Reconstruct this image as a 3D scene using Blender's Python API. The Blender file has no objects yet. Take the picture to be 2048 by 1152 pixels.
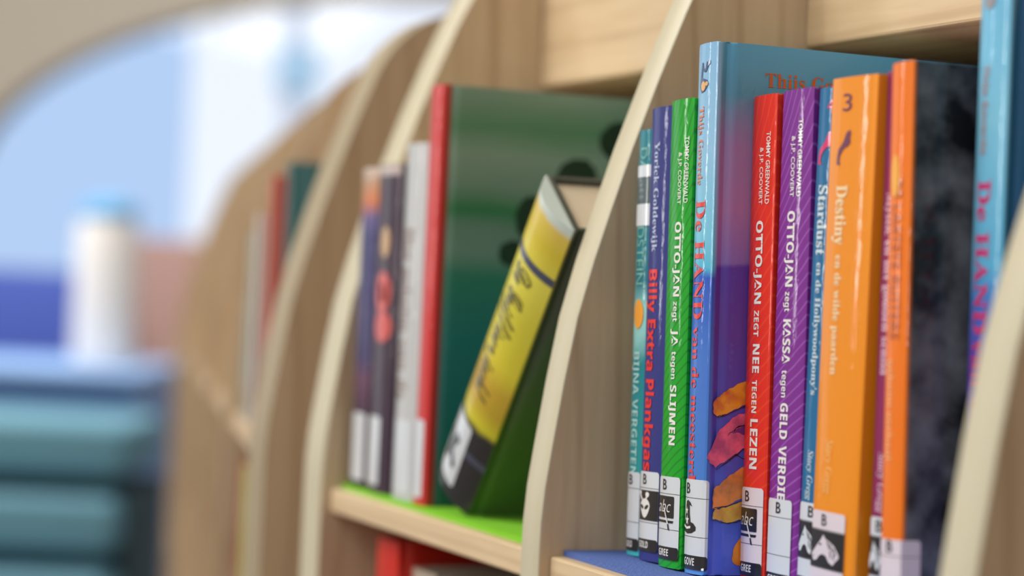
import bpy, bmesh, math, random
from mathutils import Vector, Matrix

random.seed(7)
S = bpy.context.scene
COL = S.collection

# ------------------------------------------------------------------ camera
TH, ROLL = math.radians(23.3), math.radians(2.69)
VIEW = Vector((-math.cos(TH), math.sin(TH), 0))
R0 = Vector((math.sin(TH), math.cos(TH), 0)); U0 = Vector((0, 0, 1))
RR = R0 * math.cos(ROLL) + U0 * math.sin(ROLL)
UU = -R0 * math.sin(ROLL) + U0 * math.cos(ROLL)
EYE = Vector((0.9475, -0.4333, 0.1223))
cd = bpy.data.cameras.new('camera'); cam = bpy.data.objects.new('camera', cd); COL.objects.link(cam)
mw = Matrix.Identity(4)
for i in range(3):
    mw[i][0] = RR[i]; mw[i][1] = UU[i]; mw[i][2] = -VIEW[i]; mw[i][3] = EYE[i]
cam.matrix_world = mw
cd.sensor_width = 36; cd.lens = 4530 / 2048 * 36
cd.clip_start = 0.02; cd.clip_end = 100
cd.dof.use_dof = True; cd.dof.focus_distance = 0.975; cd.dof.aperture_fstop = 4.1; cd.dof.aperture_blades = 0
S.camera = cam

# ------------------------------------------------------------------ view, world, lights
S.view_settings.view_transform = 'Standard'; S.view_settings.look = 'None'
S.view_settings.gamma = 1; S.view_settings.use_curve_mapping = False
S.view_settings.exposure = 0.0
W = bpy.data.worlds.new('overcast_sky'); S.world = W; W.use_nodes = True
bg = W.node_tree.nodes['Background']
bg.inputs[0].default_value = (0.86, 0.92, 1.0, 1); bg.inputs[1].default_value = 1.12

def area(name, loc, target, sx, sy, power, col):
    l = bpy.data.lights.new(name, 'AREA'); l.shape = 'RECTANGLE'; l.size = sx; l.size_y = sy
    l.energy = power; l.color = col
    o = bpy.data.objects.new(name, l); COL.objects.link(o); o.location = loc
    o.rotation_euler = (Vector(target) - Vector(loc)).to_track_quat('-Z', 'Y').to_euler()
    return o
area('added_light', (-3.3, -2.8, 1.02), (0.1, 0.0, 0.9), 0.12, 1.9, 15, (1, 0.98, 0.95))  # added narrow strip light, shaped to draw thin glints on the spines
area('added_light', (-1.23, -4.2, 1.02), (0.05, 0.0, 0.9), 0.20, 1.9, 24, (1, 0.98, 0.95))  # second added strip light for streaks, no window is built here
area('added_light', (2.1, -1.3, 0.9), (0.0, 0.1, 0.1), 1.5, 1.5, 28, (0.88, 0.94, 1.0))  # added cool fill, brightens the right-hand faces from out of view
area('overhead_light', (-0.3, -1.5, 1.9), (-0.2, 0.0, 0.0), 1.6, 0.8, 33, (1, 0.95, 0.86))
area('overhead_light', (-1.7, -1.5, 1.9), (-1.2, 0.2, 0.0), 1.6, 0.8, 30, (1, 0.95, 0.86))
area('overhead_light', (-4.2, 0.2, 2.1), (-5.2, 1.2, -0.3), 2.0, 1.2, 165, (1, 0.97, 0.93))  # added out of view to brighten the far wall and furniture

# ------------------------------------------------------------------ helpers
def lin(c):
    return tuple((v/255/12.92 if v/255 <= .04045 else ((v/255+.055)/1.055)**2.4) for v in c) + (1,)

MATS = {}
def mat(name, rgb, rough=.5, coat=0.0, bump=0.0, bscale=200.0, stretch=(1, 1, 1), spec=.5):
    if name in MATS: return MATS[name]
    m = bpy.data.materials.new(name); m.use_nodes = True; nt = m.node_tree
    p = nt.nodes['Principled BSDF']
    p.inputs['Base Color'].default_value = lin(rgb); p.inputs['Roughness'].default_value = rough
    p.inputs['Specular IOR Level'].default_value = spec
    if coat:
        p.inputs['Coat Weight'].default_value = coat; p.inputs['Coat Roughness'].default_value = .06
    if bump:
        tc = nt.nodes.new('ShaderNodeTexCoord'); mp = nt.nodes.new('ShaderNodeMapping')
        mp.inputs['Scale'].default_value = stretch
        nz = nt.nodes.new('ShaderNodeTexNoise'); nz.inputs['Scale'].default_value = bscale; nz.inputs['Detail'].default_value = 3
        bp = nt.nodes.new('ShaderNodeBump'); bp.inputs['Strength'].default_value = bump; bp.inputs['Distance'].default_value = .001
        nt.links.new(tc.outputs['Object'], mp.inputs['Vector']); nt.links.new(mp.outputs[0], nz.inputs['Vector'])
        nt.links.new(nz.outputs['Fac'], bp.inputs['Height']); nt.links.new(bp.outputs[0], p.inputs['Normal'])
        if coat: nt.links.new(bp.outputs[0], p.inputs['Coat Normal'])
    MATS[name] = m
    return m

def film(name, rgb, rough=.5, coat=.45):          # printed cover under library film
    return mat(name, rgb, rough, coat, .11, 260, (1, 1, .55), .3)

def wood(name, c1, c2, axis='z', rough=.45):
    if name in MATS: return MATS[name]
    m = bpy.data.materials.new(name); m.use_nodes = True; nt = m.node_tree; L = nt.links
    p = nt.nodes['Principled BSDF']; p.inputs['Roughness'].default_value = rough
    tc = nt.nodes.new('ShaderNodeTexCoord'); mp = nt.nodes.new('ShaderNodeMapping')
    mp.inputs['Scale'].default_value = (30, 30, 1.6) if axis == 'z' else (1.6, 30, 30)
    n1 = nt.nodes.new('ShaderNodeTexNoise'); n1.inputs['Scale'].default_value = 1.6; n1.inputs['Detail'].default_value = 5; n1.inputs['Distortion'].default_value = .6
    n2 = nt.nodes.new('ShaderNodeTexNoise'); n2.inputs['Scale'].default_value = 14; n2.inputs['Detail'].default_value = 3
    wv = nt.nodes.new('ShaderNodeMapping'); wv.inputs['Scale'].default_value = (9, 9, .9) if axis == 'z' else (.9, 9, 9)
    w = nt.nodes.new('ShaderNodeTexWave'); w.wave_type = 'RINGS'; w.inputs['Scale'].default_value = 1.7
    w.inputs['Distortion'].default_value = 5; w.inputs['Detail'].default_value = 2; w.inputs['Detail Scale'].default_value = .8
    rp = nt.nodes.new('ShaderNodeValToRGB'); rp.color_ramp.elements[0].position = .35; rp.color_ramp.elements[1].position = .68
    rp.color_ramp.elements[0].color = lin(c2); rp.color_ramp.elements[1].color = lin(c1)
    r2 = nt.nodes.new('ShaderNodeValToRGB'); r2.color_ramp.elements[0].position = .86; r2.color_ramp.elements[1].position = 1.0
    r2.color_ramp.elements[0].color = (1, 1, 1, 1); r2.color_ramp.elements[1].color = (.86, .83, .80, 1)
    mx = nt.nodes.new('ShaderNodeMix'); mx.data_type = 'RGBA'; mx.blend_type = 'MULTIPLY'; mx.inputs[0].default_value = 1
    ad = nt.nodes.new('ShaderNodeMath'); ad.operation = 'ADD'
    ml = nt.nodes.new('ShaderNodeMath'); ml.operation = 'MULTIPLY'; ml.inputs[1].default_value = .35
    L.new(tc.outputs['Object'], mp.inputs[0]); L.new(mp.outputs[0], n1.inputs['Vector']); L.new(mp.outputs[0], n2.inputs['Vector'])
    L.new(tc.outputs['Object'], wv.inputs[0]); L.new(wv.outputs[0], w.inputs['Vector'])
    L.new(n2.outputs['Fac'], ml.inputs[0]); L.new(n1.outputs['Fac'], ad.inputs[0]); L.new(ml.outputs[0], ad.inputs[1])
    sb = nt.nodes.new('ShaderNodeMath'); sb.operation = 'SUBTRACT'; sb.inputs[1].default_value = .17
    L.new(ad.outputs[0], sb.inputs[0]); L.new(sb.outputs[0], rp.inputs[0])
    L.new(w.outputs['Fac'], r2.inputs[0])
    L.new(rp.outputs[0], mx.inputs[6]); L.new(r2.outputs[0], mx.inputs[7]); L.new(mx.outputs[2], p.inputs['Base Color'])
    MATS[name] = m
    return m

def stripes(name, base, line, cx, cz, freq, thr, soft=.12):   # concentric printed lines
    if name in MATS: return MATS[name]
    m = film(name, base); nt = m.node_tree; L = nt.links; p = nt.nodes['Principled BSDF']
    tc = nt.nodes.new('ShaderNodeTexCoord'); ds = nt.nodes.new('ShaderNodeVectorMath'); ds.operation = 'DISTANCE'
    ds.inputs[1].default_value = (cx, 0, cz)
    mu = nt.nodes.new('ShaderNodeMath'); mu.operation = 'MULTIPLY'; mu.inputs[1].default_value = freq
    nz = nt.nodes.new('ShaderNodeTexNoise'); nz.inputs['Scale'].default_value = 40
    a2 = nt.nodes.new('ShaderNodeMath'); a2.operation = 'MULTIPLY_ADD'; a2.inputs[1].default_value = 4.0
    sn = nt.nodes.new('ShaderNodeMath'); sn.operation = 'SINE'
    rp = nt.nodes.new('ShaderNodeValToRGB'); e = rp.color_ramp.elements
    e[0].position = thr; e[0].color = lin(base); e[1].position = min(1, thr+soft); e[1].color = lin(line)
    L.new(tc.outputs['Object'], ds.inputs[0]); L.new(ds.outputs['Value'], mu.inputs[0])
    L.new(tc.outputs['Object'], nz.inputs['Vector'])
    L.new(nz.outputs['Fac'], a2.inputs[0]); L.new(mu.outputs[0], a2.inputs[2])
    L.new(a2.outputs[0], sn.inputs[0]); L.new(sn.outputs[0], rp.inputs[0]); L.new(rp.outputs[0], p.inputs['Base Color'])
    return m

def zbands(name, stops, noise=.0, nscale=60, interp='LINEAR', H=.23, coat=.45, nst=(1, 1, 1)):   # printed colour bands along the height
    if name in MATS: return MATS[name]
    m = film(name, (128, 128, 128), coat=coat); nt = m.node_tree; L = nt.links; p = nt.nodes['Principled BSDF']
    tc = nt.nodes.new('ShaderNodeTexCoord'); sx = nt.nodes.new('ShaderNodeSeparateXYZ')
    dv = nt.nodes.new('ShaderNodeMath'); dv.operation = 'DIVIDE'; dv.inputs[1].default_value = H
    mp = nt.nodes.new('ShaderNodeMapping'); mp.inputs['Scale'].default_value = nst
    nz = nt.nodes.new('ShaderNodeTexNoise'); nz.inputs['Scale'].default_value = nscale; nz.inputs['Detail'].default_value = 4
    ma = nt.nodes.new('ShaderNodeMath'); ma.operation = 'MULTIPLY_ADD'; ma.inputs[1].default_value = noise
    sb = nt.nodes.new('ShaderNodeMath'); sb.operation = 'SUBTRACT'; sb.inputs[1].default_value = noise*.5
    rp = nt.nodes.new('ShaderNodeValToRGB'); cr = rp.color_ramp; cr.interpolation = interp
    cr.elements[0].position = stops[0][0]; cr.elements[0].color = lin(stops[0][1])
    cr.elements[1].position = stops[-1][0]; cr.elements[1].color = lin(stops[-1][1])
    for pos, c in stops[1:-1]:
        el = cr.elements.new(pos); el.color = lin(c)
    L.new(tc.outputs['Object'], sx.inputs[0]); L.new(sx.outputs['Z'], dv.inputs[0])
    L.new(tc.outputs['Object'], mp.inputs[0]); L.new(mp.outputs[0], nz.inputs['Vector'])
    L.new(nz.outputs['Fac'], ma.inputs[0]); L.new(dv.outputs[0], ma.inputs[2]); L.new(ma.outputs[0], sb.inputs[0])
    L.new(sb.outputs[0], rp.inputs[0]); L.new(rp.outputs[0], p.inputs['Base Color'])
    return m

def split_cover(name, spine_m, cover_m, yb):       # spine print in front of local depth yb, cover print behind it
    if name in MATS: return MATS[name]
    m = film(name, (128, 128, 128)); nt = m.node_tree; L = nt.links; p = nt.nodes['Principled BSDF']
    outs = []
    for src in (spine_m, cover_m):                 # copy the colour networks over
        mp = {}
        for n in src.node_tree.nodes:
            if n.bl_idname in ('ShaderNodeBsdfPrincipled', 'ShaderNodeOutputMaterial', 'ShaderNodeBump'): continue
            c = nt.nodes.new(n.bl_idname); mp[n.name] = c
            for a in ('operation', 'noise_dimensions', 'data_type', 'blend_type'):
                if hasattr(n, a):
                    try: setattr(c, a, getattr(n, a))
                    except Exception: pass
            for i, inp in enumerate(n.inputs):
                if hasattr(inp, 'default_value'):
                    try: c.inputs[i].default_value = inp.default_value
                    except Exception: pass
            if n.bl_idname == 'ShaderNodeValToRGB':
                c.color_ramp.interpolation = n.color_ramp.interpolation
                es = n.color_ramp.elements; ce = c.color_ramp.elements
                while len(ce) < len(es): ce.new(.5)
                for i, e in enumerate(es): ce[i].position = e.position; ce[i].color = e.color
        for l in src.node_tree.links:
            if l.from_node.name in mp and l.to_node.name in mp:
                fi = [o.identifier for o in l.from_node.outputs].index(l.from_socket.identifier)
                ti = [o.identifier for o in l.to_node.inputs].index(l.to_socket.identifier)
                L.new(mp[l.from_node.name].outputs[fi], mp[l.to_node.name].inputs[ti])
        pl = [l for l in src.node_tree.links if l.to_socket.name == 'Base Color' and l.to_node.bl_idname == 'ShaderNodeBsdfPrincipled']
        if pl:
            fi = [o.identifier for o in pl[0].from_node.outputs].index(pl[0].from_socket.identifier)
            outs.append(mp[pl[0].from_node.name].outputs[fi])
        else:
            rgb = nt.nodes.new('ShaderNodeRGB')
            rgb.outputs[0].default_value = src.node_tree.nodes['Principled BSDF'].inputs['Base Color'].default_value
            outs.append(rgb.outputs[0])
    tc = nt.nodes.new('ShaderNodeTexCoord'); sx = nt.nodes.new('ShaderNodeSeparateXYZ')
    mr = nt.nodes.new('ShaderNodeMapRange'); mr.inputs[1].default_value = yb - .0008; mr.inputs[2].default_value = yb + .0008
    mx = nt.nodes.new('ShaderNodeMix'); mx.data_type = 'RGBA'
    L.new(tc.outputs['Object'], sx.inputs[0]); L.new(sx.outputs['Y'], mr.inputs[0]); L.new(mr.outputs[0], mx.inputs[0])
    L.new(outs[0], mx.inputs[6]); L.new(outs[1], mx.inputs[7]); L.new(mx.outputs[2], p.inputs['Base Color'])
    return m

def obj(name, bm, m, parent=None, smooth=None):
    me = bpy.data.meshes.new(name)
    bmesh.ops.recalc_face_normals(bm, faces=bm.faces[:]) if smooth != 'keep' else None
    bm.to_mesh(me); bm.free()
    o = bpy.data.objects.new(name, me); COL.objects.link(o)
    if m: me.materials.append(m)
    if parent: o.parent = parent
    if smooth and smooth != 'keep':
        for p in me.polygons: p.use_smooth = True
        me.set_sharp_from_angle(angle=math.radians(smooth))
    return o

def tag(o, label, cat, group=None, kind=None):
    if label: o['label'] = label
    if cat: o['category'] = cat
    if group: o['group'] = group
    if kind: o['kind'] = kind
    return o

def empty(name, loc, label=None, cat=None, group=None, rot=(0, 0, 0)):
    o = bpy.data.objects.new(name, None); COL.objects.link(o); o.location = loc; o.rotation_euler = rot
    o.empty_display_size = .02
    return tag(o, label, cat, group)

def box(bm, x0, x1, y0, y1, z0, z1, bev=0.0):
    vs = [bm.verts.new(p) for p in ((x0,y0,z0),(x1,y0,z0),(x1,y1,z0),(x0,y1,z0),(x0,y0,z1),(x1,y0,z1),(x1,y1,z1),(x0,y1,z1))]
    fs = [bm.faces.new([vs[i] for i in f]) for f in ((3,2,1,0),(4,5,6,7),(0,1,5,4),(1,2,6,5),(2,3,7,6),(3,0,4,7))]
    if bev:
        es = list({e for f in fs for e in f.edges})
        bmesh.ops.bevel(bm, geom=es, offset=bev, segments=2, affect='EDGES', profile=.5)
    return bm

def bbox(*a, bev=0.0): return box(bmesh.new(), *a, bev=bev)

# ------------------------------------------------------------------ lettering and marks on spines
def mb(s, up=0x1D400, lo=0x1D41A):
    return ''.join(chr(up+ord(c)-65) if 'A' <= c <= 'Z' else chr(lo+ord(c)-97) if 'a' <= c <= 'z' else c for c in s)
def serif(s): return mb(s)
def script(s): return mb(s, 0x1D4D0, 0x1D4EA)
def sans(s): return mb(s, 0x1D5D4, 0x1D5EE)
def ital(s): return mb(s, 0x1D468, 0x1D482)

def text_mesh(s, bold=0.0, shear=0.0):
    c = bpy.data.curves.new('lettering', 'FONT'); c.body = s; c.offset = bold; c.shear = shear; c.resolution_u = 3
    o = bpy.data.objects.new('lettering', c); COL.objects.link(o)
    dg = bpy.context.evaluated_depsgraph_get(); dg.update()
    me = bpy.data.meshes.new_from_object(o.evaluated_get(dg))
    bpy.data.objects.remove(o); bpy.data.curves.remove(c)
    return me

def surf(bk, s, off):
    t, b = bk['t'], bk['b']
    if s <= t: return s, b*(2*s/t-1)**2 - off
    return t + off, b + (s - t)

def lay(bm, bk, off):                               # flat mesh in (s, z) laid on the curved spine
    t = bk['t']
    for i in range(1, 12):
        g = bm.verts[:] + bm.edges[:] + bm.faces[:]
        bmesh.ops.bisect_plane(bm, geom=g, plane_co=(t*i/11.0, 0, 0), plane_no=(1, 0, 0), dist=1e-7)
    for v in bm.verts:
        x, y = surf(bk, v.co.x, off)
        v.co = (x, y, v.co.z)

def spine_text(name, lines, m, bk, off=.00025, parent=None, up=False, shear=0.0):
    """lines: (string, a, b, s0, s1, bold): down the spine a..b are z start and end, s0..s1 baseline and cap across it;
    upright (up) a..b are across the spine and s0..s1 are z"""
    bm = bmesh.new()
    for (s, a, b, s0, s1, bold) in lines:
        me = text_mesh(s, bold, shear)
        us = [v.co.x for v in me.vertices]; u0, u1 = min(us), max(us)
        t2 = bmesh.new(); t2.from_mesh(me)
        for v in t2.verts:
            u = (v.co.x-u0)/(u1-u0); w = v.co.y/.70
            if up: v.co = (a+u*(b-a), 0, s0+w*(s1-s0))
            else: v.co = (s0+w*(s1-s0), 0, a+u*(b-a))
        tm = bpy.data.meshes.new('tmp'); t2.to_mesh(tm); t2.free(); bm.from_mesh(tm)
        bpy.data.meshes.remove(tm); bpy.data.meshes.remove(me)
    lay(bm, bk, off)
    return obj(name, bm, m, parent or bk['root'], 'keep')

def poly_bm(polys):
    bm = bmesh.new()
    for pts in polys:
        f = bm.faces.new([bm.verts.new((p[0], 0, p[1])) for p in pts])
        f.normal_update()
        if f.normal.y > 0: f.normal_flip()
    bmesh.ops.triangulate(bm, faces=bm.faces[:])
    return bm

def mark(name, polys, m, bk, rect, off, parent=None):   # polys in 0..1, put into rect (s0, s1, z0, z1)
    s0, s1, z0, z1 = rect
    bm = poly_bm([[(s0+p[0]*(s1-s0), z0+p[1]*(z1-z0)) for p in ps] for ps in polys])
    lay(bm, bk, off)
    return obj(name, bm, m, parent or bk['root'], 'keep')

def ell(cx, cy, rx, ry, n=20, rot=0):
    o = []
    for i in range(n):
        a = 2*math.pi*i/n; x, y = rx*math.cos(a), ry*math.sin(a)
        o.append((cx+x*math.cos(rot)-y*math.sin(rot), cy+x*math.sin(rot)+y*math.cos(rot)))
    return o
def star(cx, cy, r, k=.42):
    return [(cx+(r if i % 2 == 0 else r*k)*math.sin(math.pi*i/5), cy+(r if i % 2 == 0 else r*k)*math.cos(math.pi*i/5)) for i in range(10)]
def rrect(x0, x1, y0, y1, rx, ry, n=5):
    o = []
    for cx, cy, a0 in ((x1-rx, y1-ry, 0), (x0+rx, y1-ry, 90), (x0+rx, y0+ry, 180), (x1-rx, y0+ry, 270)):
        for i in range(n+1):
            a = math.radians(a0+90*i/n); o.append((cx+rx*math.cos(a), cy+ry*math.sin(a)))
    return o

PAPER = mat('label_paper', (220, 228, 238), .3, .7)
PAPER_P = mat('label_paper_pinkish', (232, 222, 232), .3, .7)
INK = mat('black_ink', (28, 28, 32), .35, .6)
WHITE = mat('white_ink', (240, 240, 240), .4, .5)
PAGES = mat('page_paper', (226, 214, 188), .85, 0, .5, 300, (8, 1, .02))

HORSE_HEAD = [(.10,.06),(.02,.26),(.10,.40),(.24,.62),(.36,.80),(.44,.97),(.52,.84),(.62,.80),(.82,.66),(.97,.40),(.98,.30),(.86,.14),
              (.80,.02),(.66,.10),(.56,.28),(.44,.33),(.32,.26),(.22,.10)]
MANE = [[(.56,.78),(.60,.79),(.70,.52),(.66,.52)], [(.66,.72),(.71,.70),(.80,.46),(.76,.46)], [(.78,.62),(.83,.58),(.90,.36),(.86,.36)],
        [(.68,.46),(.72,.46),(.74,.24),(.71,.24)], [(.80,.40),(.84,.40),(.84,.2),(.81,.2)]]
HORSE_RUN = [(.02,.02),(.16,.01),(.26,.0),(.28,.05),(.20,.08),(.22,.26),(.36,.38),(.52,.48),(.72,.52),(.80,.54),(.84,.60),(.92,.60),(.90,.68),(.86,.74),
             (.92,.88),(.86,.99),(.76,.96),(.64,.92),(.54,.80),(.46,.68),(.30,.56),(.12,.46),(.06,.32),(.02,.18)]
ALIEN = ell(.52, .42, .36, .30, 26)
ALIEN_FULL = [(.52+.40*math.cos(a)*(1 if math.sin(a) > -.1 else .72+.28*(1+math.sin(a))), .50+(.26 if math.sin(a) > 0 else .42)*math.sin(a)) for a in [2*math.pi*i/28 for i in range(28)]]
HAT = [(.0,.30),(.10,.40),(.16,.70),(.22,.96),(.36,1.0),(.55,.94),(.70,.82),(.50,.86),(.52,.60),(.60,.36),(.82,.32),(.97,.22),(.95,.12),(.70,.03),(.35,.0),(.06,.06),(.0,.16)]

def genre_label(bk, zt, zb, kind, word, s0=.02, s1=.93, paper=PAPER, bpos=.34, wrap=0.0):
    t = bk['t']; a, b = s0*t, s1*t + wrap
    lab = mark('genre_label', [rrect(a, b, zb, zt, .0016, .0016)], paper, bk, (0, 1, 0, 1), .0004)
    lab['label'] = 'white library genre label with a black name band'
    h = zt-zb; w = b-a
    zl = zt-.21*h; zm = zb+.36*h; zk = zb+.155*h
    ink = [rrect(a, b, zb, zk, .0012, .0012), [(a, zl), (b, zl), (b, zl+.00022), (a, zl+.00022)], [(a, zm), (b, zm), (b, zm+.00022), (a, zm+.00022)]]
    mark('name_band', ink, INK, bk, (0, 1, 0, 1), .0005, lab)
    bx = a+bpos*w
    spine_text('letter', [('B', bx-.0020, bx+.0020, zl+.05*h, zl+.05*h+.0046, .012)], INK, bk, .00056, lab, True)
    spine_text('author_code', [(sans(word), a+.10*w, a+.62*w, zb+.045*h, zk-.03*h, .0)], WHITE, bk, .00062, lab, True)
    r = (a, a+.80*w, zm+.03*h, zl-.025*h)
    if kind == 'abc':
        mark('blackboard', [rrect(0, 1, .30, 1, .04, .05), [(0, .14), (.95, .14), (1.0, .22), (0, .22)]], INK, bk, r, .00056, lab)
        spine_text('blackboard_writing', [('abc', r[0]+.03*w, r[0]+.68*w, r[2]+(r[3]-r[2])*.48, r[2]+(r[3]-r[2])*.90, -.012)], WHITE, bk, .00066, lab, True, .28)
        mark('pointer', [[(.42, .62), (.48, .62), (.74, .10), (.66, .12)]], WHITE, bk, r, .00072, lab)
        mark('pointer_tip', [[(.66, .14), (.73, .12), (.80, -.10), (.72, -.08)]], INK, bk, r, .0007, lab)
    elif kind == 'alien':
        r = (a, b, r[2], r[3])
        mark('label_picture', [[(.05, 0), (1, 0), (1, 1), (.05, 1)]], INK, bk, r, .00056, lab)
        mark('alien_head', [[(.12+(p[0]-.1)*.66, p[1]*.95) for p in ALIEN_FULL], ell(.52, .86, .10, .09, 14), ell(.10, .90, .07, .08, 14),
                            [(.42, .70), (.50, .70), (.56, .84), (.48, .84)], [(.18, .66), (.26, .70), (.14, .86), (.07, .84)]], WHITE, bk, r, .00066, lab)
        mark('alien_eye', [ell(.24, .44, .10, .06, 14, -.6), ell(.50, .44, .12, .06, 14, .6)], INK, bk, r, .00074, lab)
    elif kind == 'hat':
        mark('wizard_hat', [HAT], INK, bk, (r[0], r[0]+.66*w, r[2], r[3]), .00056, lab)
        q = (r[0], r[0]+.66*w, r[2], r[3])
        mark('hat_star', [star(.28, .68, .13), star(.32, .40, .17), [(.02, .20), (.30, .13), (.62, .17), (.62, .24), (.30, .20), (.04, .27)]], WHITE, bk, q, .00066, lab)
    elif kind == 'horse':
        r = (a, b, r[2]-.02*h, r[3]+.02*h)
        mark('label_picture', [[(0, 0), (1, 0), (1, 1), (0, 1)]], INK, bk, r, .00056, lab)
        q = (a+.02*w, b-.10*w, r[2]+.10*(r[3]-r[2]), r[3]-.08*(r[3]-r[2]))
        mark('horse_head', [HORSE_HEAD], paper, bk, q, .00066, lab)
        mark('horse_mane', MANE + [ell(.34, .64, .05, .04, 10), ell(.10, .22, .03, .02, 8)], INK, bk, q, .00074, lab)
    return lab

# ------------------------------------------------------------------ books
def book(label, x, y, z, t, H, D, b, lean, m, group, hard=True, name='book', rot=None, fold=.0022):
    root = empty(name, (x, y-b, z), label, 'book', group, rot or (0, lean, 0))
    c = .0026 if hard else .0008
    out = [(0, D), (0, D*.5), (0, b+.02)]
    def grv(yy): return .0015*math.exp(-((yy-b-.0048)/.0020)**2) if hard else 0
    gy = [b+.0005+i*.0011 for i in range(12)]
    out += [(grv(yy), yy) for yy in reversed(gy)]
    n = 20
    out += [(t*i/n, b*(2*i/n-1)**2) for i in range(n+1)]
    out += [(t-grv(yy), yy) for yy in gy] + [(t, b+.02), (t, D*.5), (t, D)]
    inn = [(t-c, D), (t-c, b+c+.001), (c, b+c+.001), (c, D)]
    bm = bmesh.new(); rings = []
    for zz in (0, H):
        rings.append([bm.verts.new((p[0], p[1], zz)) for p in out+inn])
    k = len(rings[0])
    for i in range(k):
        j = (i+1) % k
        bm.faces.new((rings[0][i], rings[0][j], rings[1][j], rings[1][i]))
    bm.faces.new(rings[1]); bm.faces.new(list(reversed(rings[0])))
    es = [e for e in bm.edges if abs(e.verts[0].co.z-e.verts[1].co.z) < 1e-6 and
          all(vv in rings[0][:len(out)] or vv in rings[1][:len(out)] for vv in e.verts)]
    bmesh.ops.bevel(bm, geom=es, offset=.0010 if hard else .0003, segments=3, affect='EDGES', profile=.5)
    cv = obj('cover', bm, m, root, 35)
    g = .003 if hard else .0004
    obj('page_block', bbox(c+.0002, t-c-.0002, b+c+.0012, D-g, g, H-g), PAGES, root)
    return {'root': root, 't': t, 'b': b, 'H': H, 'D': D}

def lean(dx, h=.2): return -math.atan(dx/h)

G_R = 'children\'s books standing in the right bay'
G_L = 'children\'s books standing in the left bay'

# 1 teal
tealm = zbands('teal_print', [(0, (70, 190, 195)), (.12, (40, 160, 168)), (.45, (24, 140, 152)), (.52, (150, 215, 215)), (.58, (150, 215, 215)), (.64, (14, 120, 138)), (1, (10, 128, 145))], .06, 90, H=.1945)
b1 = book('narrow teal book against the wooden divider, covered by white stickers, leftmost in the right bay', .0165, .031, .003, .0135, .1945, .13, .0008, lean(.0065), tealm, G_R, False)
tl = mat('teal_ink', (120, 190, 180), .4, .5)
spine_text('author_lettering', [('DA', .1862, .1752, .003, .010, 0), ('DSTEIN', .1500, .1235, .002, .0095, 0)], tl, b1)
spine_text('title_lettering', [(sans('BIJNA VERGETEN'), .0927, .036, .0025, .0085, 0)], mat('pale_teal_ink', (175, 225, 225), .4, .5), b1)
mark('sticker', [[(0, .1728), (.0132, .1728), (.0132, .1782), (0, .1782)], [(0, .1504), (.0132, .1504), (.0132, .1604), (0, .1604)]], PAPER, b1, (0, 1, 0, 1), .0004)
mark('sticker_band', [[(0, .1604), (.0132, .1604), (.0132, .1728), (0, .1728)]], mat('grey_sticker', (74, 92, 98), .4, .5), b1, (0, 1, 0, 1), .0004)
spine_text('sticker_lettering', [(sans('att'), .172, .162, .003, .009, 0)], mat('grey_ink', (110, 128, 135), .4, .5), b1, .0005)
mark('printed_sun', [ell(.006, .1100, .0048, .0068, 18)], mat('sun_orange', (250, 170, 60), .4, .5), b1, (0, 1, 0, 1), .0003)
genre_label(b1, .0379, .0022, 'none', 'GOLD')

# 2 navy
b2 = book('navy blue book with red lettering and a black alien label', .034, .0285, .003, .0215, .2035, .14, .0013, lean(.0070), film('navy_print', (46, 52, 132)), G_R)
spine_text('author_lettering', [(serif('Yorick Goldewijk'), .1880, .1383, 0.0062, 0.0115, 0)], mat('pale_blue_ink', (186, 200, 232), .4, .5), b2)
spine_text('title_lettering', [(sans('Billy Extra Plankgas'), .1304, .0400, 0.0040, 0.0122, .012)], mat('bright_red_ink', (236, 44, 40), .4, .5), b2)
genre_label(b2, .0398, .0042, 'alien', 'GOLD', s1=.90)

# 3 green
GREEN = stripes('green_print', (8, 166, 28), (8, 136, 30), -.11, .25, 1700, .55, .35)
b3 = book('bright green striped book with white lettering', .0565, .027, .003, .0212, .2055, .15, .0013, lean(.0072), GREEN, G_R)
spine_text('author_lettering', [('TOMMY GREENWALD', .1887, .1595, 0.0157, 0.0187, .012), ('& J.P. COOVERT', .1820, .1591, 0.0107, 0.0135, .012)], WHITE, b3)
spine_text('title_lettering', [(sans('OTTO-JAN'), .1514, .1186, 0.0092, 0.0144, .010), (sans('zegt'), .1164, .1076, 0.0096, 0.0136, 0), (sans('JA'), .1043, .0967, 0.0092, 0.0144, .010),
                               (sans('tegen'), .0945, .0824, 0.0096, 0.0136, 0), (sans('SLIJMEN'), .0798, .0535, 0.0092, 0.0144, .010)], WHITE, b3)
genre_label(b3, .0397, .0035, 'abc', 'GREE')

# 4 pale blue book with the picture cover
SP = zbands('hand_spine', [(0, (88, 150, 226)), (.12, (70, 130, 216)), (.40, (70, 122, 214)), (.555, (44, 92, 200)), (.575, (90, 190, 226)), (.63, (120, 200, 232)), (.80, (150, 200, 236)), (1, (138, 190, 232))], .05, 45, H=.229)
CV = zbands('hand_cover', [(0, (92, 112, 226)), (.16, (82, 102, 216)), (.30, (86, 80, 192)), (.45, (100, 70, 172)), (.572, (92, 64, 178)), (.580, (140, 116, 196)), (.68, (172, 128, 186)), (.80, (160, 134, 188)), (.91, (92, 160, 192)), (1, (92, 172, 212))], .10, 16, H=.229)
HAND = split_cover('hand_print', SP, CV, .0030)
b4 = book('tall pale blue book with a purple picture cover, the highest of the sharp books', .0782, .0285, .003, .0175, .229, .17, .0013, lean(.0074), HAND, G_R)
redl = mat('red_ink', (232, 50, 44), .4, .5); orl = mat('orange_ink', (228, 112, 50), .4, .5)
spine_text('author_lettering', [(serif('Thijs Goverde'), .2015, .1675, .0035, .0085, 0)], orl, b4)
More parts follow.
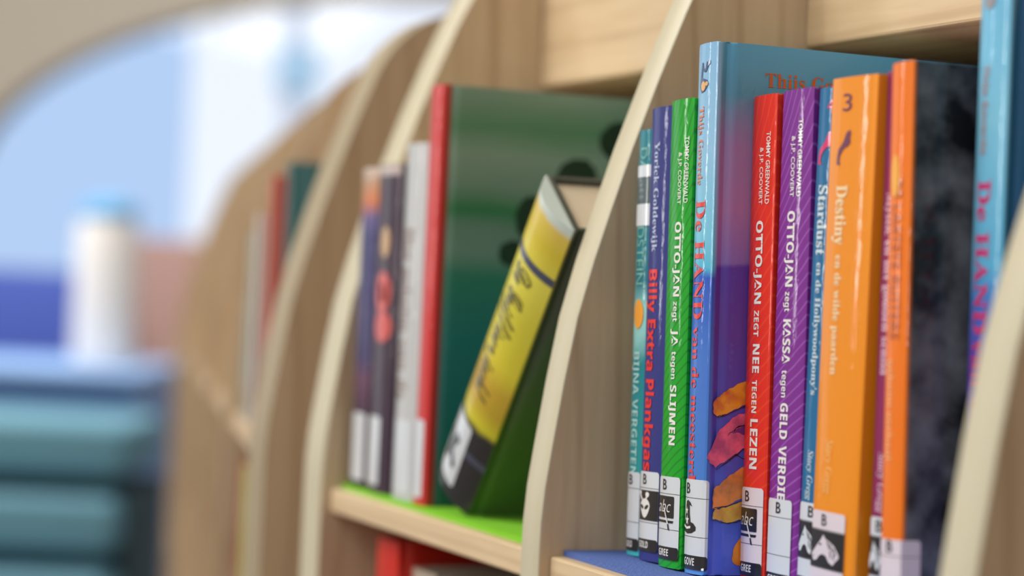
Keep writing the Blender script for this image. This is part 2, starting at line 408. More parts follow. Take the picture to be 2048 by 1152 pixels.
spine_text('title_lettering', [(serif('De HAND'), .1610, .1094, .0028, .0120, 0), (serif('van de meesterdief'), .1062, .0290, .0035, .0105, 0)], redl, b4)
mark('printed_figure', [[(.22, .02), (.05, .2), (.10, .45), (.22, .95), (.34, .97), (.40, .8), (.58, .72), (.66, .95), (.95, 1.0), (.98, .9), (.80, .82), (.66, .66), (.45, .66), (.34, .80), (.28, .5), (.45, .45), (.75, .40), (.78, .2), (.55, .06)]],
     mat('figure_blue', (66, 88, 130), .4, .5), b4, (.0030, .0130, .2073, .2213), .00026)
mark('printed_figure_face', [ell(.42, .22, .22, .15, 16), ell(.72, .28, .12, .07, 12)], mat('figure_gold', (232, 178, 110), .4, .5), b4, (.0030, .0130, .2073, .2213), .00034)
genre_label(b4, .0405, .0020, 'hat', 'GOVE', s1=1.0, wrap=.0014, bpos=.22)
def cover_decal(name, bk, polys, m, off=.0003, parent=None):       # polygons in (depth, height) on the right-hand cover
    bm = bmesh.new()
    for ps in polys:
        bm.faces.new([bm.verts.new((bk['t']+off, p[0], p[1])) for p in ps])
    bmesh.ops.triangulate(bm, faces=bm.faces[:])
    o = obj(name, bm, m, parent or bk['root'])
    return o
def wob(pts, amp=.00045, n=5):
    o = []
    for i, p in enumerate(pts):
        q = pts[(i+1) % len(pts)]
        for k in range(n):
            a = k/n; o.append((p[0]+(q[0]-p[0])*a+random.uniform(-amp, amp)*(k > 0), p[1]+(q[1]-p[1])*a+random.uniform(-amp, amp)*(k > 0)))
    return o
def mottled(name, c1, c2, sc):
    if name in MATS: return MATS[name]
    m = film(name, c1); nt = m.node_tree; p = nt.nodes['Principled BSDF']
    tc = nt.nodes.new('ShaderNodeTexCoord'); nz = nt.nodes.new('ShaderNodeTexNoise'); nz.inputs['Scale'].default_value = sc; nz.inputs['Detail'].default_value = 4
    rp = nt.nodes.new('ShaderNodeValToRGB'); e = rp.color_ramp.elements
    e[0].position = .38; e[0].color = lin(c1); e[1].position = .64; e[1].color = lin(c2)
    nt.links.new(tc.outputs['Object'], nz.inputs['Vector']); nt.links.new(nz.outputs['Fac'], rp.inputs[0]); nt.links.new(rp.outputs[0], p.inputs['Base Color'])
    return m
f1 = wob([(.0035,.0700),(.0040,.0745),(.0110,.0800),(.0180,.0830),(.040,.092),(.07,.100),(.07,.088),(.040,.079),(.020,.0735),(.0100,.0690),(.0055,.0680)])
f2 = wob([(.0010,.0500),(.0060,.0610),(.0130,.0675),(.022,.0710),(.045,.080),(.07,.086),(.07,.072),(.040,.064),(.022,.0565),(.0120,.0500),(.0055,.0460)])
f3 = wob([(.0045,.0285),(.0050,.0370),(.0110,.0415),(.0200,.0470),(.045,.061),(.07,.068),(.07,.048),(.045,.042),(.022,.0340),(.0120,.0300)])
f4 = wob([(.0050,.0240),(.0055,.0278),(.0120,.0296),(.0220,.0330),(.045,.040),(.07,.046),(.07,.036),(.045,.030),(.022,.0245),(.0120,.0225)])
f5 = wob([(.0150,.0060),(.0158,.0125),(.0210,.0195),(.0290,.0230),(.05,.028),(.05,.012),(.0300,.0050),(.0200,.0030)])
hp = cover_decal('printed_finger', b4, [f1], mottled('finger_ochre', (246, 170, 50), (210, 100, 50), 160)); hp['label'] = 'ochre finger printed on the cover'
cover_decal('printed_finger', b4, [f2], mottled('finger_pink', (252, 110, 144), (190, 84, 130), 150))['label'] = 'pink finger printed on the cover'
cover_decal('printed_finger', b4, [f3], mottled('finger_orange', (252, 150, 74), (186, 130, 74), 150))['label'] = 'orange finger printed on the cover'
cover_decal('printed_finger', b4, [f4], mottled('finger_yellow', (244, 194, 84), (214, 150, 72), 130))['label'] = 'yellow finger printed on the cover'
cover_decal('printed_finger', b4, [f5], mottled('finger_tip', (244, 150, 40), (236, 90, 60), 90))['label'] = 'orange fingertip printed low on the cover'
cover_decal('printed_shadow', b4, [wob([(.0125,.0612),(.018,.0640),(.030,.0690),(.05,.076),(.05,.070),(.030,.0630),(.020,.0605)])], mat('shadow_purple_print', (112, 52, 130), .4, .5), .0004)
def stroke(pts, w=.00016):
    pts = wob(pts + [pts[-1]], .0003, 5)[:-5]
    return [(p[0], p[1]+w) for p in pts] + [(p[0], p[1]-w) for p in reversed(pts)]
cover_decal('ink_outline', b4, [stroke([(.0045,.0285),(.0120,.0297),(.022,.0335),(.045,.0415),(.06,.046)]), stroke([(.0055,.0450),(.0120,.0495),(.022,.0560),(.04,.0635)]),
                                stroke([(.0045,.0236),(.0120,.0222),(.022,.0240),(.045,.0298)]), stroke([(.0055,.0678),(.0100,.0688),(.020,.0733),(.04,.079)]),
                                stroke([(.0110,.0600),(.0160,.0640),(.026,.0660)]), stroke([(.0100,.0480),(.0150,.0520),(.0190,.0500),(.026,.0560)])], INK, .0005)
def cover_text(name, bk, s, y0, y1, z0, z1, m, off=.0004):
    me = text_mesh(s); us = [v.co.x for v in me.vertices]; u0, u1 = min(us), max(us)
    bm = bmesh.new(); bm.from_mesh(me); bpy.data.meshes.remove(me)
    for v in bm.verts: v.co = (bk['t']+off, y0+(v.co.x-u0)/(u1-u0)*(y1-y0), z0+v.co.y/.7*(z1-z0))
    return obj(name, bm, m, bk['root'], 'keep')
cover_text('cover_author', b4, serif('Thijs Goverde'), .0245, .0800, .2110, .2172, mat('dark_orange_ink', (214, 104, 44), .4, .5))
cover_text('cover_title', b4, serif('Weesterdief'), .0195, .150, .1675, .1780, mat('dark_red_ink', (196, 40, 52), .4, .5))

# 5 red
RED = stripes('red_print', (232, 48, 30), (240, 70, 38), -.11, .25, 1300, .72, .28)
b5 = book('red book with white lettering and a blackboard label', .0965, .046, .003, .0205, .2065, .15, .0013, lean(.0075), RED, G_R)
spine_text('author_lettering', [('TOMMY GREENWALD', .1904, .1596, 0.0143, 0.0171, .012), ('& J.P. COOVERT', .1840, .1596, 0.0095, 0.0123, .012)], WHITE, b5)
spine_text('title_lettering', [(sans('OTTO-JAN'), .1526, .1171, 0.0079, 0.0133, .010), (sans('ZEGT'), .1143, .1032, 0.0081, 0.0121, .005), (sans('NEE'), .1000, .0877, 0.0079, 0.0133, .010),
                               (sans('TEGEN'), .0847, .0707, 0.0081, 0.0121, .005), (sans('LEZEN'), .0681, .0469, 0.0075, 0.0135, .010)], WHITE, b5)
genre_label(b5, .0390, .0015, 'abc', 'GREE', paper=PAPER_P)

# 6 purple
PUR = stripes('purple_print', (126, 42, 148), (160, 92, 192), -.10, .26, 1500, .80, .2)
b6 = book('purple book with pale stripes and a plain white label', .1172, .047, .003, .0250, .2075, .15, .0013, lean(.0045), PUR, G_R)
spine_text('author_lettering', [('TOMMY GREENWALD', .1947, .1625, 0.0157, 0.0189, .012), ('& J.P. COOVERT', .1880, .1625, 0.0107, 0.0137, .012)], WHITE, b6)
spine_text('title_lettering', [(sans('OTTO-JAN'), .1566, .1250, 0.0093, 0.0151, .010), (sans('zegt'), .1229, .1146, 0.0095, 0.0139, 0), (sans('KASSA'), .1114, .0927, 0.0089, 0.0149, .010),
                               (sans('tegen'), .0902, .0788, 0.0091, 0.0135, 0), (sans('GELD'), .0765, .0615, 0.0089, 0.0149, .010), (sans('VERDIE'), .0588, .0362, 0.0089, 0.0149, .010)], WHITE, b6)
genre_label(b6, .0365, .0000, 'none', 'GREE', s1=.82, bpos=.5)

# 7 blue with pink horse
pinkm = mat('pink_ink', (216, 30, 110), .4, .5)
b7 = book('blue book with a pink horse and serif lettering', .1424, .047, .003, .0152, .2070, .14, .0008, 0.0, film('stardust_print', (16, 108, 160)), G_R, False)
spine_text('printed_number', [(sans('4'), .0078, .0125, .1965, .2025, 0)], pinkm, b7, .00026, None, True)
mark('printed_horse', [HORSE_RUN], pinkm, b7, (.0015, .0140, .1755, .1895), .00026)
spine_text('title_lettering', [(serif('Stardust'), .1671, .1386, .0038, .0108, .012), (serif("en de Hollywoodpony's"), .1355, .0815, .0050, .0094, .005)], mat('pale_ink', (206, 226, 236), .4, .5), b7)
spine_text('author_lettering', [(ital('Stacy Gregg'), .0591, .0385, .0052, .0096, 0)], mat('pale_ink', (206, 226, 236)), b7)
genre_label(b7, .0377, .0020, 'horse', 'GREG', s1=.97, bpos=.66)

# 8 orange with purple horse
plm = mat('plum_ink', (112, 36, 78), .4, .5)
b8 = book('thick orange book with a purple running horse', .1580, .0435, .003, .0335, .2095, .14, .0010, 0.0, film('destiny_print', (244, 148, 22)), G_R, False)
spine_text('printed_number', [(sans('3'), .0098, .0168, .1960, .2030, 0)], plm, b8, .00026, None, True)
mark('printed_horse', [HORSE_RUN], plm, b8, (.0065, .0180, .1745, .1885), .00026)
crm = mat('cream_ink', (250, 226, 180), .4, .5)
spine_text('title_lettering', [(serif('Destiny'), .1664, .1425, .0080, .0165, .012), (serif('en de wilde paarden'), .1385, .0908, .0095, .0150, .005)], crm, b8)
spine_text('author_lettering', [(ital('Stacy Gregg'), .0650, .0431, .0095, .0150, 0)], mat('gold_ink', (252, 196, 110), .4, .5), b8)
genre_label(b8, .0362, .0005, 'horse', 'GREG', s1=.78, paper=PAPER_P, bpos=.40)

# 9 magenta
b9 = book('slim magenta book squeezed between the two orange books', .1957, .0475, .003, .0104, .2105, .14, .0008, lean(.0037), film('magenta_print', (140, 36, 96)), G_R, False)
spine_text('title_lettering', [(serif('Mystic en het gouden schild'), .1631, .0923, .0040, .0090, .005)], mat('pink_pale_ink', (232, 190, 214), .4, .5), b9)
spine_text('author_lettering', [(ital('Stacy Gregg'), .0623, .0390, .0050, .0095, 0)], mat('pink_pale_ink', (232, 190, 214)), b9)
genre_label(b9, .0374, .0020, 'horse', 'GREG', s1=.97, bpos=.7)

# 10 orange spine with a black photographic cover
DARK = mottled('black_photo_print', (22, 22, 26), (122, 128, 138), 34)
ORB = split_cover('orange_black_print', film('orange_spine_print', (246, 124, 18)), DARK, .0020)
b10 = book('book with an orange spine and a black photographic cover', .2108, .043, .003, .0144, .2125, .15, .0010, lean(.0080), ORB, G_R, False)
mark('printed_emblem', [ell(.0050, .1690, .0030, .0085, 14)], mat('emblem_yellow', (252, 178, 40), .4, .5), b10, (0, 1, 0, 1), .00026)
dko = mat('brown_orange_ink', (196, 92, 30), .4, .5)
spine_text('title_lettering', [(sans('DE LAATSTE RUITERS'), .1673, .1064, .0035, .0100, 0)], dko, b10)
spine_text('author_lettering', [(sans('geheim verhaal'), .0988, .0607, .0030, .0075, 0)], mat('pale_orange_ink', (252, 178, 110), .4, .5), b10)
genre_label(b10, .0306, .0005, 'none', 'SLUI', s1=1.0, paper=PAPER_P, wrap=.008)
cover_text('cover_title', b10, sans('als'), .0260, .0480, .0335, .0400, mat('smoke_ink', (150, 148, 158), .4, .4))

# 11 second pale blue book at the end
SP2 = zbands('end_spine', [(0, (60, 70, 190)), (.42, (96, 70, 190)), (.50, (60, 120, 210)), (.56, (90, 180, 226)), (.8, (130, 204, 238)), (1, (110, 190, 232))], .05, 45, H=.242)
END = split_cover('end_print', SP2, film('end_cover_print', (26, 100, 150)), .0030)
b11 = book('blurred pale blue book with pink lettering, rightmost in the right bay', .2310, .065, .003, .0190, .2405, .165, .0020, lean(.003), END, G_R)
spine_text('author_lettering', [(sans('Thijs Goverde'), .2111, .1774, .0055, .0095, 0)], mat('salmon_ink', (190, 150, 150), .4, .5), b11)
spine_text('title_lettering', [(serif('De HAND'), .1680, .1100, .0045, .0130, .01), (serif('van de'), .1080, .075, .0045, .0130, .01)], mat('rose_ink', (206, 60, 130), .4, .5), b11)
mark('printed_figure', [ell(.008, .236, .004, .004, 12)], mat('figure_grey', (150, 150, 160), .4, .5), b11, (0, 1, 0, 1), .00026)

# ------------------------------------------------------------------ left bay books
n1 = zbands('dusk_print', [(0, (40, 30, 44)), (.22, (70, 50, 72)), (.34, (104, 66, 96)), (.40, (60, 52, 104)), (.78, (52, 48, 110)), (.84, (90, 80, 140)), (.90, (214, 120, 60)), (.96, (190, 150, 120)), (1, (214, 200, 190))], .04, 60, H=.185)
c1 = book('blurred dark blue book with an orange top beside the left divider', -.3090, .010, .003, .0270, .1850, .13, .0015, 0.0, n1, G_L, False)
mark('genre_label', [rrect(.004, .024, .004, .043, .002, .002)], PAPER, c1, (0, 1, 0, 1), .0003)
n2 = film('aubergine_print', (58, 38, 58))
c2 = book('blurred aubergine book with red pictures on its spine', -.2805, .010, .003, .0380, .1860, .13, .0020, 0.0, n2, G_L)
mark('printed_picture', [ell(.018, .1135, .012, .012, 16), ell(.020, .094, .013, .009, 16), [(.008, .118), (.030, .118), (.030, .108), (.008, .108)]], mat('picture_red', (214, 78, 70), .4, .5), c2, (0, 1, 0, 1), .0003)
mark('printed_picture', [ell(.019, .142, .007, .009, 14)], mat('picture_gold', (206, 164, 110), .4, .5), c2, (0, 1, 0, 1), .0003)['label'] = 'gold picture printed on the spine'
mark('page_top_band', [[(.002, .180), (.036, .180), (.036, .1855), (.002, .1855)]], mat('band_pale', (196, 180, 178), .4, .5), c2, (0, 1, 0, 1), .0003)
mark('genre_label', [rrect(.003, .024, .004, .043, .002, .002)], PAPER, c2, (0, 1, 0, 1), .0003)
n3 = film('grey_white_print', (198, 202, 206))
c3 = book('blurred white book with brown lettering next to the red spine', -.2400, .011, .003, .0340, .1965, .14, .0030, 0.0, n3, G_L)
spine_text('title_lettering', [(serif('Het geheim van de'), .150, .055, .008, .022, .01)], mat('brown_ink', (150, 118, 108), .4, .5), c3)
mark('genre_label', [rrect(.003, .030, .004, .044, .002, .002)], PAPER, c3, (0, 1, 0, 1), .0003)
GR = zbands('striped_green_cover', [(0, (24, 92, 78)), (.22, (24, 112, 110)), (.40, (30, 122, 118)), (.55, (48, 132, 108)), (.60, (112, 152, 134)), (.66, (106, 146, 126)), (.70, (48, 130, 80)), (.76, (116, 152, 130)), (.84, (136, 168, 146)), (.90, (92, 146, 108)), (1, (136, 166, 146))], .05, 30, H=.227, nst=(1, .4, 1))
RG = split_cover('red_green_print', film('red_spine_print', (206, 50, 50)), GR, .0060)
c4 = book('tall book with a red spine and a green picture cover', -.2045, .010, .003, .0190, .2270, .20, .0015, 0.0, RG, G_L)
mark('genre_label', [rrect(.001, .015, .004, .046, .002, .002)], PAPER, c4, (0, 1, 0, 1), .0003)
dg = mat('dark_green_print', (20, 62, 28), .4, .6)
for sh in (wob(ell(.108, .203, .0135, .0115, 14), .0012, 2), wob(ell(.0820, .1795, .0125, .0125, 14), .0012, 2), wob(ell(.056, .157, .010, .013, 14), .0012, 2), wob(ell(.046, .138, .009, .007, 14), .001, 2)):
    cover_decal('printed_shape', c4, [sh], mat('green_dark_ink', (20, 60, 40), .5, .4))

# leaning yellow book
PH = math.radians(37.7)
YT, YH = .0445, .186
YL = zbands('yellow_print', [(0, (40, 44, 50)), (.255, (44, 44, 50)), (.275, (214, 206, 50)), (.34, (196, 166, 50)), (.42, (204, 170, 56)), (.50, (222, 210, 60)), (.66, (216, 208, 66)), (.80, (226, 218, 86)), (.90, (214, 196, 60)), (.965, (222, 196, 90)), (.985, (206, 220, 214)), (1, (206, 222, 218))], .05, 30, H=YH)
YC = zbands('olive_cover', [(0, (80, 112, 56)), (.3, (74, 100, 60)), (.6, (78, 92, 84)), (1, (74, 80, 74))], .05, 20, H=YH)
YEL = split_cover('yellow_olive_print', YL, YC, .0085)
yb = .008
xr = -.0212 - YH*math.sin(PH)         # foot of the right-hand cover
px0 = xr - YT*math.cos(PH); pz0 = .0035 + YT*math.sin(PH)
yb_ = book('yellow book with a green back leaning across the left bay against the divider', px0, .0140, pz0, YT, YH, .135, yb, PH, YEL, G_L)
spine_text('title_lettering', [(script('De Griffioen jacht'), .148, .066, .018, .036, .012)], mat('brown_black_ink', (86, 78, 50), .4, .5), yb_)
mark('printed_band', [[(0, .151), (YT, .151), (YT, .1555), (0, .1555)]], mat('slate_print', (74, 80, 104), .4, .5), yb_, (0, 1, 0, 1), .0003)
mark('printed_line', [[(0, .030), (YT, .030), (YT, .034), (0, .034)]], mat('slate_print', (74, 80, 104)), yb_, (0, 1, 0, 1), .0003)
yl = mark('genre_label', [rrect(.006, .031, .007, .047, .002, .002)], PAPER, yb_, (0, 1, 0, 1), .0004)
mark('label_symbol', [[(.012, .016), (.017, .016), (.018, .022), (.024, .016), (.028, .018), (.021, .026), (.025, .034), (.019, .036), (.016, .028), (.013, .034), (.010, .032), (.013, .024)]], INK, yb_, (0, 1, 0, 1), .0005, yl)

# ------------------------------------------------------------------ shelving
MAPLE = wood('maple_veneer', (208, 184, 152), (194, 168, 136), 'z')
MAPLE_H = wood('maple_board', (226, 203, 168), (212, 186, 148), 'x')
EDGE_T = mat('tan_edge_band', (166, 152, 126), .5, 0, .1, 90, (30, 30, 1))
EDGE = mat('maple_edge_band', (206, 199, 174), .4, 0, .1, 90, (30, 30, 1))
PROF = [(-.75, -.006), (0, -.006), (.015, -.0058), (.031, -.0046), (.05, -.002), (.08, .0025), (.11, .0078), (.137, .0150), (.16, .0222), (.19, .0320), (.2243, .0445), (.255, .0565)]
PROF_A = PROF + [(.28, .0672), (.30, .0775), (.315, .0865), (.328, .0980), (.336, .112), (.340, .135), (.341, .17)]
PROF_B = PROF + [(.265, .0615), (.273, .0668), (.280, .0735), (.287, .0815), (.293, .0910), (.298, .103), (.301, .120), (.302, .15)]

def divider(parent, x0, x1, prof, y_back=.30, dy=0.0, band=None, note='cream edge band along the curved front'):
    """upright panel with a curved front and an edge band along it"""
    bm = bmesh.new()
    pts = [(y+dy+.0012, z) for z, y in prof] + [(y_back, prof[-1][0]), (y_back, prof[0][0])]
    f0 = [bm.verts.new((x0, p[0], p[1])) for p in pts]; f1 = [bm.verts.new((x1, p[0], p[1])) for p in pts]
    n = len(pts)
    for i in range(n): bm.faces.new((f0[i], f0[(i+1) % n], f1[(i+1) % n], f1[i]))
    bm.faces.new(f1); bm.faces.new(list(reversed(f0)))
    d = obj('divider', bm, MAPLE, parent, 30)
    bm = bmesh.new(); e = .0012; r = .0009; rows = []
    P = [Vector((0, y+dy, z)) for z, y in prof]
    for i, p in enumerate(P):
        tg = (P[min(i+1, len(P)-1)]-P[max(i-1, 0)]).normalized(); nr = Vector((0, -tg.z, tg.y))
        inn = p - nr*e
        rows.append([bm.verts.new((x0, inn.y, inn.z)), bm.verts.new((x0, p.y-nr.y*(-0.0)-nr.y*r*.6, p.z-nr.z*r*.6)), bm.verts.new((x0+r, p.y, p.z)),
                     bm.verts.new((x1-r, p.y, p.z)), bm.verts.new((x1, p.y-nr.y*r*.6, p.z-nr.z*r*.6)), bm.verts.new((x1, inn.y, inn.z))])
    for i in range(len(rows)-1):
        for k in range(5): bm.faces.new((rows[i][k], rows[i][k+1], rows[i+1][k+1], rows[i+1][k]))
        bm.faces.new((rows[i][5], rows[i][0], rows[i+1][0], rows[i+1][5]))
    bm.faces.new(list(reversed(rows[0]))); bm.faces.new(rows[-1])
    eb = obj('edge_band', bm, band or EDGE, d, 40); eb['label'] = note
    return d

FELT_B = mat('blue_felt', (84, 112, 184), .95, 0, .8, 900)
FELT_G = mat('green_felt', (128, 206, 34), .95, 0, .8, 900)
def shelf(parent, x0, x1, z, felt, felt_label):
    s = obj('shelf', bbox(x0, x1, 0, .284, z-.0135, z, bev=.0012), MAPLE_H, parent)
    if felt:
        f = obj('felt_liner', bbox(x0+.0008, x1-.0008, .0065, .282, z+.0001, z+.0028), felt, s); f['label'] = felt_label
    return s

caseA = empty('bookcase', (0, 0, -.75), 'pale maple bookcase with curved dividers, nearest of the two in the row', 'bookcase', 'maple bookcases in the row')
def grounded(o):
    o.location.z = .75
    return o
divs = [divider(caseA, .318, .338, PROF_A), divider(caseA, -.020, 0, PROF_A), divider(caseA, -.346, -.314, PROF_A)]
for a, b, f, fl in ((.0002, .3178, FELT_B, 'blue felt shelf liner'), (-.3138, -.0202, FELT_G, 'lime green felt shelf liner')):
    for o in (shelf(caseA, a, b, 0, f, fl), shelf(caseA, a, b, -.29, None, None),
              obj('top_board', bbox(a, b, .122, .284, .2445, .338, bev=.0015), MAPLE_H, caseA)):
        grounded(o)
for o in divs: grounded(o)
grounded(obj('back_panel', bbox(-.346, .338, .285, .299, -.75, .338), MAPLE_H, caseA))
grounded(obj('plinth', bbox(-.3138, -.0202, .02, .28, -.75, -.68), MAPLE_H, caseA))
grounded(obj('plinth', bbox(.0002, .3178, .02, .28, -.75, -.68), MAPLE_H, caseA))

# second bookcase, turned a little, beyond the first
AB = math.radians(13.5)
caseB = empty('bookcase', (-.464, .0005, -.75), 'blurred brown bookcase turned away beyond the first one, under the bright window', 'bookcase', 'maple bookcases in the row', (0, 0, -AB))
# its first panel stands square to the first bookcase
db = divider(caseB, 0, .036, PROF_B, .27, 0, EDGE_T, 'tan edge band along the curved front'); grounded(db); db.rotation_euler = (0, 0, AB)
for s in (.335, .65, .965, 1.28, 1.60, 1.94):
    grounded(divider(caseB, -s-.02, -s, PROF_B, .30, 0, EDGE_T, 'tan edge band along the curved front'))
prev = .002
for s in (.335, .65, .965, 1.28, 1.60, 1.94):
    for o in (shelf(caseB, -s+.0002, -prev-.0002 if prev > .01 else -.004, .0145, None, None), shelf(caseB, -s+.0002, -prev-.0002 if prev > .01 else -.004, -.275, None, None),
              obj('top_board', bbox(-s+.0002, -prev-.0002 if prev > .01 else -.004, .122, .284, .225, .300, bev=.0015), MAPLE_H, caseB)):
        grounded(o)
    prev = s+.02
grounded(obj('back_panel', bbox(-1.96, -.02, .285, .299, -.75, .300), MAPLE_H, caseB))

# ------------------------------------------------------------------ books elsewhere
G_LOW = 'books on the lower shelf of the left bay'
def low(label, x, y, z, t, H, rgb, nm, root=None, grp=G_LOW, labelc=None):
    d = book(label, x, y, z, t, H, .14, .0015, 0.0, film(nm, rgb), grp)
    return d
low('red book on the lower shelf under the green felt', -.262, .012, -.2895, .034, .268, (206, 40, 26), 'low_red_print')
low('off-white book next to the red one on the lower shelf', -.226, .020, -.2895, .036, .255, (196, 186, 170), 'low_white_print')
low('dark brown book on the lower shelf under the green felt', -.188, .020, -.2895, .040, .250, (58, 48, 40), 'low_brown_print')
low('dusty pink book on the lower shelf under the leaning yellow book', -.146, .016, -.2895, .034, .252, (176, 130, 124), 'low_pink_print')
low('dark grey book on the lower shelf beside the divider', -.110, .020, -.2895, .040, .248, (60, 58, 54), 'low_grey_print')

def on_b(d, s, y, z):                           # set a book down in the far bookcase
    r = d['root']; c, q = math.cos(-AB), math.sin(-AB)
    r.location = (-.464 + c*s - q*y, .0005 + q*s + c*y, z); r.rotation_euler = (0, 0, -AB)
G_B = 'blurred books in the far bookcase'
for lab, s, y, z, t, H, rgb, nm in (
    ('blurred teal book in the far bookcase', -.134, .0190, .0146, .034, .188, (58, 112, 116), 'far_teal_print'),
    ('blurred red book in the far bookcase', -.170, .0110, .0146, .030, .180, (206, 84, 62), 'far_red_print'),
    ('blurred white book in the far bookcase', -.210, .0035, .0146, .034, .153, (206, 200, 192), 'far_white_print'),
    ('blurred grey green book in the far bookcase', -.250, .0015, .0146, .036, .140, (166, 172, 156), 'far_grey_print'),
    ('yellow green book low in the far bookcase', -.200, .0020, -.2745, .048, .258, (186, 190, 84), 'far_yellow_print'),
    ('brick red book low in the far bookcase', -.262, .0025, -.2745, .040, .256, (170, 66, 44), 'far_brick_print')):
    d = book(lab, 0, 0, 0, t, H, .14, .0015, 0.0, film(nm, rgb), G_B); on_b(d, s, y, z)

# ------------------------------------------------------------------ room
def st(o): o['kind'] = 'structure'; return o
WALLM = mat('beige_plaster', (186, 178, 164), .9, 0, .2, 40)
st(obj('floor', bbox(-9.5, 3.0, -4.5, 6.5, -.85, -.75), mat('grey_brown_floor', (120, 104, 92), .7, 0, .1, 60)))
st(obj('ceiling', bbox(-9.5, 3.0, -4.5, 6.5, 2.2, 2.3), mat('ceiling_paint', (206, 196, 176), .9)))
st(obj('wall_front', bbox(-9.5, 2.3, -4.5, -4.4, -.75, 2.2), WALLM))  # unseen wall, added to keep bright reflections off the spines
st(obj('wall_right', bbox(2.2, 2.3, -4.5, 6.5, -.75, 2.2), mat('tan_plaster', (176, 150, 122), .9)))  # unseen wall behind the camera, put in to dim right-hand faces
ZW = 8.0
Pw = EYE + VIEW*ZW
wf = empty('wall_far', (Pw.x, Pw.y, 0)); wf['kind'] = 'structure'
ang = math.atan2(R0.y, R0.x)
wf.rotation_euler = (0, 0, ang)                  # local x along the wall, local y away from the viewer
def arch(u0, v0, a, b, zb, n=40):
    pts = [(u0+a*math.cos(math.pi*i/n), v0+b*math.sin(math.pi*i/n)) for i in range(n+1)]
    return [(u0+a, zb)] + pts + [(u0-a, zb)]
AR = arch(-.30, EYE.z+.27, 1.65, .75, .08)
def prism(bm, pts, y0, y1):
    a = [bm.verts.new((p[0], y0, p[1])) for p in pts]; b = [bm.verts.new((p[0], y1, p[1])) for p in pts]; n = len(pts)
    for i in range(n): bm.faces.new((a[i], a[(i+1) % n], b[(i+1) % n], b[i]))
    bm.faces.new(list(reversed(a))); bm.faces.new(b)
bm = bmesh.new()
half = AR[:]                                     # wall as one outline with the opening cut in from below
outer = [(4.0, -.75), (4.0, 2.2), (-4.5, 2.2), (-4.5, -.75), (AR[-1][0], -.75)] + list(reversed(half)) + [(AR[0][0], -.75)]
prism(bm, outer, 0, .2)
box(bm, AR[-1][0], AR[0][0], .0, .2, -.75, .08)
w_ = obj('plaster', bm, WALLM, wf)
def tint_glass(name, rgb):
    m = bpy.data.materials.new(name); m.use_nodes = True; nt = m.node_tree
    for n in list(nt.nodes): nt.nodes.remove(n)
    o = nt.nodes.new('ShaderNodeOutputMaterial'); t = nt.nodes.new('ShaderNodeBsdfTransparent'); g = nt.nodes.new('ShaderNodeBsdfGlossy')
    t.inputs[0].default_value = rgb + (1,); g.inputs['Roughness'].default_value = .02; x = nt.nodes.new('ShaderNodeMixShader'); x.inputs[0].default_value = .04
    nt.links.new(t.outputs[0], x.inputs[1]); nt.links.new(g.outputs[0], x.inputs[2]); nt.links.new(x.outputs[0], o.inputs[0])
    return m
win = empty('window_1', (Pw.x, Pw.y, 0)); win['kind'] = 'structure'; win.rotation_euler = (0, 0, ang)
def arch_z(x): return EYE.z+.27+.75*math.sqrt(max(1-((x+.30)/1.65)**2, 0))
for nm, xa, xb, c in (('pane', -1.949, -1.18, (.50, .64, .86)), ('pane', -1.18, -.36, (.95, .96, 1.0)), ('pane', -.36, 1.349, (.95, .95, 1.0))):  # first pane's blue tint stands in for the bright view outside
    bm = bmesh.new(); rows = []
    for i in range(25):
        x = xa+(xb-xa)*i/24; rows.append((bm.verts.new((x, .09, .08)), bm.verts.new((x, .09, max(arch_z(x), .21)))))
    for p, q in zip(rows, rows[1:]): bm.faces.new((p[0], q[0], q[1], p[1]))
    p = obj(nm, bm, tint_glass('glass_tint', c), win)
    if c[0] < .9: p['label'] = 'window pane tinted blue to stand in for the view outside'
fr = bmesh.new()
box(fr, -.85, -.77, .07, .11, .08, 1.12)
m_ = obj('mullion', fr, mat('pale_blue_frame', (205, 222, 250), .5), win); m_['label'] = 'pale blue mullion'
box_b = bmesh.new(); box(box_b, -.87, -.72, .02, .07, .78, .94)
hb = obj('window_fitting', box_b, mat('fitting_blue', (165, 212, 252), .5), win)

# things in the room, well out of focus, in front of the far wall
def at(px, Z, z):                                # point at a given distance and bearing
    p = EYE + VIEW*Z + R0*((px-1024)/4530*Z); return (p.x, p.y, z)
def room_thing(name, label, cat, px, Z, z=-.75):
    return empty(name, at(px, Z, z), label, cat, None, (0, 0, ang))
# tiered teal bench
te = room_thing('tiered_bench', 'blurred teal tiered bench at the bottom left of the picture', 'bench', 90, 4.0)
TEAL = mat('teal_upholstery', (100, 152, 174), .8, 0, .2, 60); TEALD = mat('dark_teal_base', (34, 70, 84), .8)
zt = -.155
for k in range(4):
    c = obj('cushion', bbox(-.60, .155, -.085*k, .45, zt-.125*k-.095+.75, zt-.125*k+.75, bev=.025), TEAL, te, 40)
obj('bench_frame', bbox(-.58, .165, .02, .44, 0, zt-.12+.75), TEALD, te)
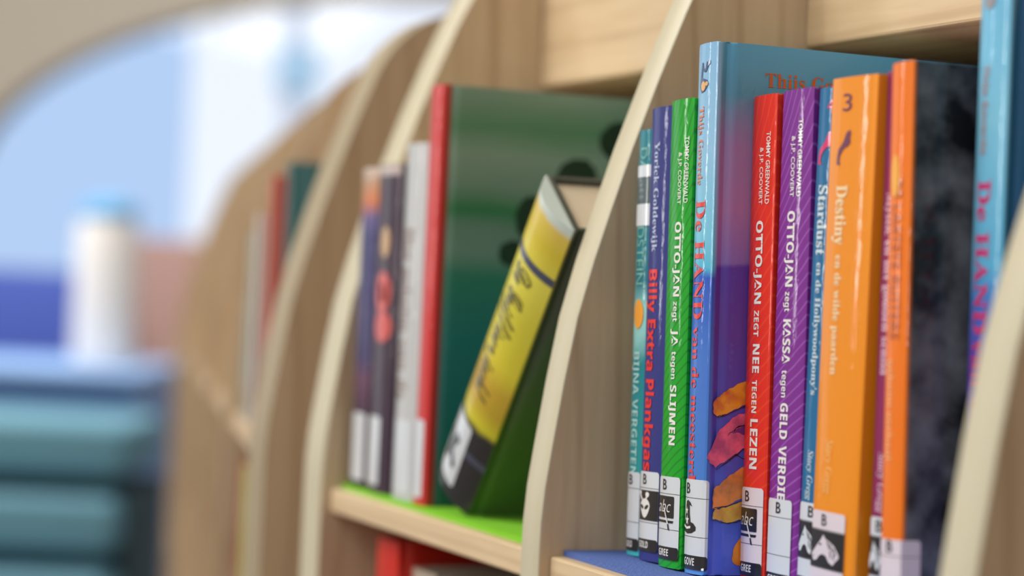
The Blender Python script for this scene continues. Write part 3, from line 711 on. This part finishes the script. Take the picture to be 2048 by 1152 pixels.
# blue counter with the white cylinder
co = room_thing('counter', 'blurred light blue counter above the teal bench', 'counter', 120, 5.0)
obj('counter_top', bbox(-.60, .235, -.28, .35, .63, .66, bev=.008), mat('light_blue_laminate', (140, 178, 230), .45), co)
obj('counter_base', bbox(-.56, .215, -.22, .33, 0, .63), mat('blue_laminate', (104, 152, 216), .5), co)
cy = room_thing('lamp', 'blurred white cylindrical lamp with a blue cap standing on the blue counter', 'lamp', 213, 5.0, -.0895)
def lathe(prof, n=32):
    bm = bmesh.new(); rows = [[bm.verts.new((r*math.cos(2*math.pi*i/n), r*math.sin(2*math.pi*i/n), z)) for i in range(n)] for r, z in prof]
    for a, b in zip(rows, rows[1:]):
        for i in range(n): bm.faces.new((a[i], a[(i+1) % n], b[(i+1) % n], b[i]))
    bm.faces.new(list(reversed(rows[0]))); bm.faces.new(rows[-1])
    return bm
obj('lamp_shade', lathe([(.055, 0), (.066, .006), (.068, .02), (.068, .29), (.064, .315), (.05, .325)]), mat('white_shade', (244, 238, 232), .6), cy, 40)
obj('lamp_cap', lathe([(.050, .325), (.066, .328), (.060, .355), (.02, .365)]), mat('cap_blue', (96, 170, 220), .5), cy, 40)
# dark blue sofa behind the counter and a brown cabinet
so = room_thing('sofa', 'blurred deep blue sofa behind the counter at the left edge', 'sofa', 60, 6.2)
SB = mat('deep_blue_fabric', (64, 84, 162), .9, 0, .2, 50)
obj('seat', bbox(-.62, .17, -.35, .30, .12, .45, bev=.04), SB, so, 40)
obj('backrest', bbox(-.62, .17, .18, .42, .40, .86, bev=.05), SB, so, 40)
obj('armrest', bbox(.08, .21, -.36, .40, .10, .62, bev=.04), SB, so, 40)
for sx in (-.52, .12): obj('leg', bbox(sx-.03, sx+.03, -.28, -.22, 0, .13), TEALD, so)
ca = room_thing('cabinet', 'blurred reddish brown cabinet between the white lamp and the bookcase', 'cabinet', 330, 6.9)
obj('body', bbox(-.11, .45, -.2, .2, 0, .97, bev=.01), mat('red_brown_wood', (160, 128, 120), .6), ca)
obj('door', bbox(-.10, .16, -.215, -.201, .05, .94, bev=.004), mat('red_brown_door', (166, 132, 124), .6), ca)
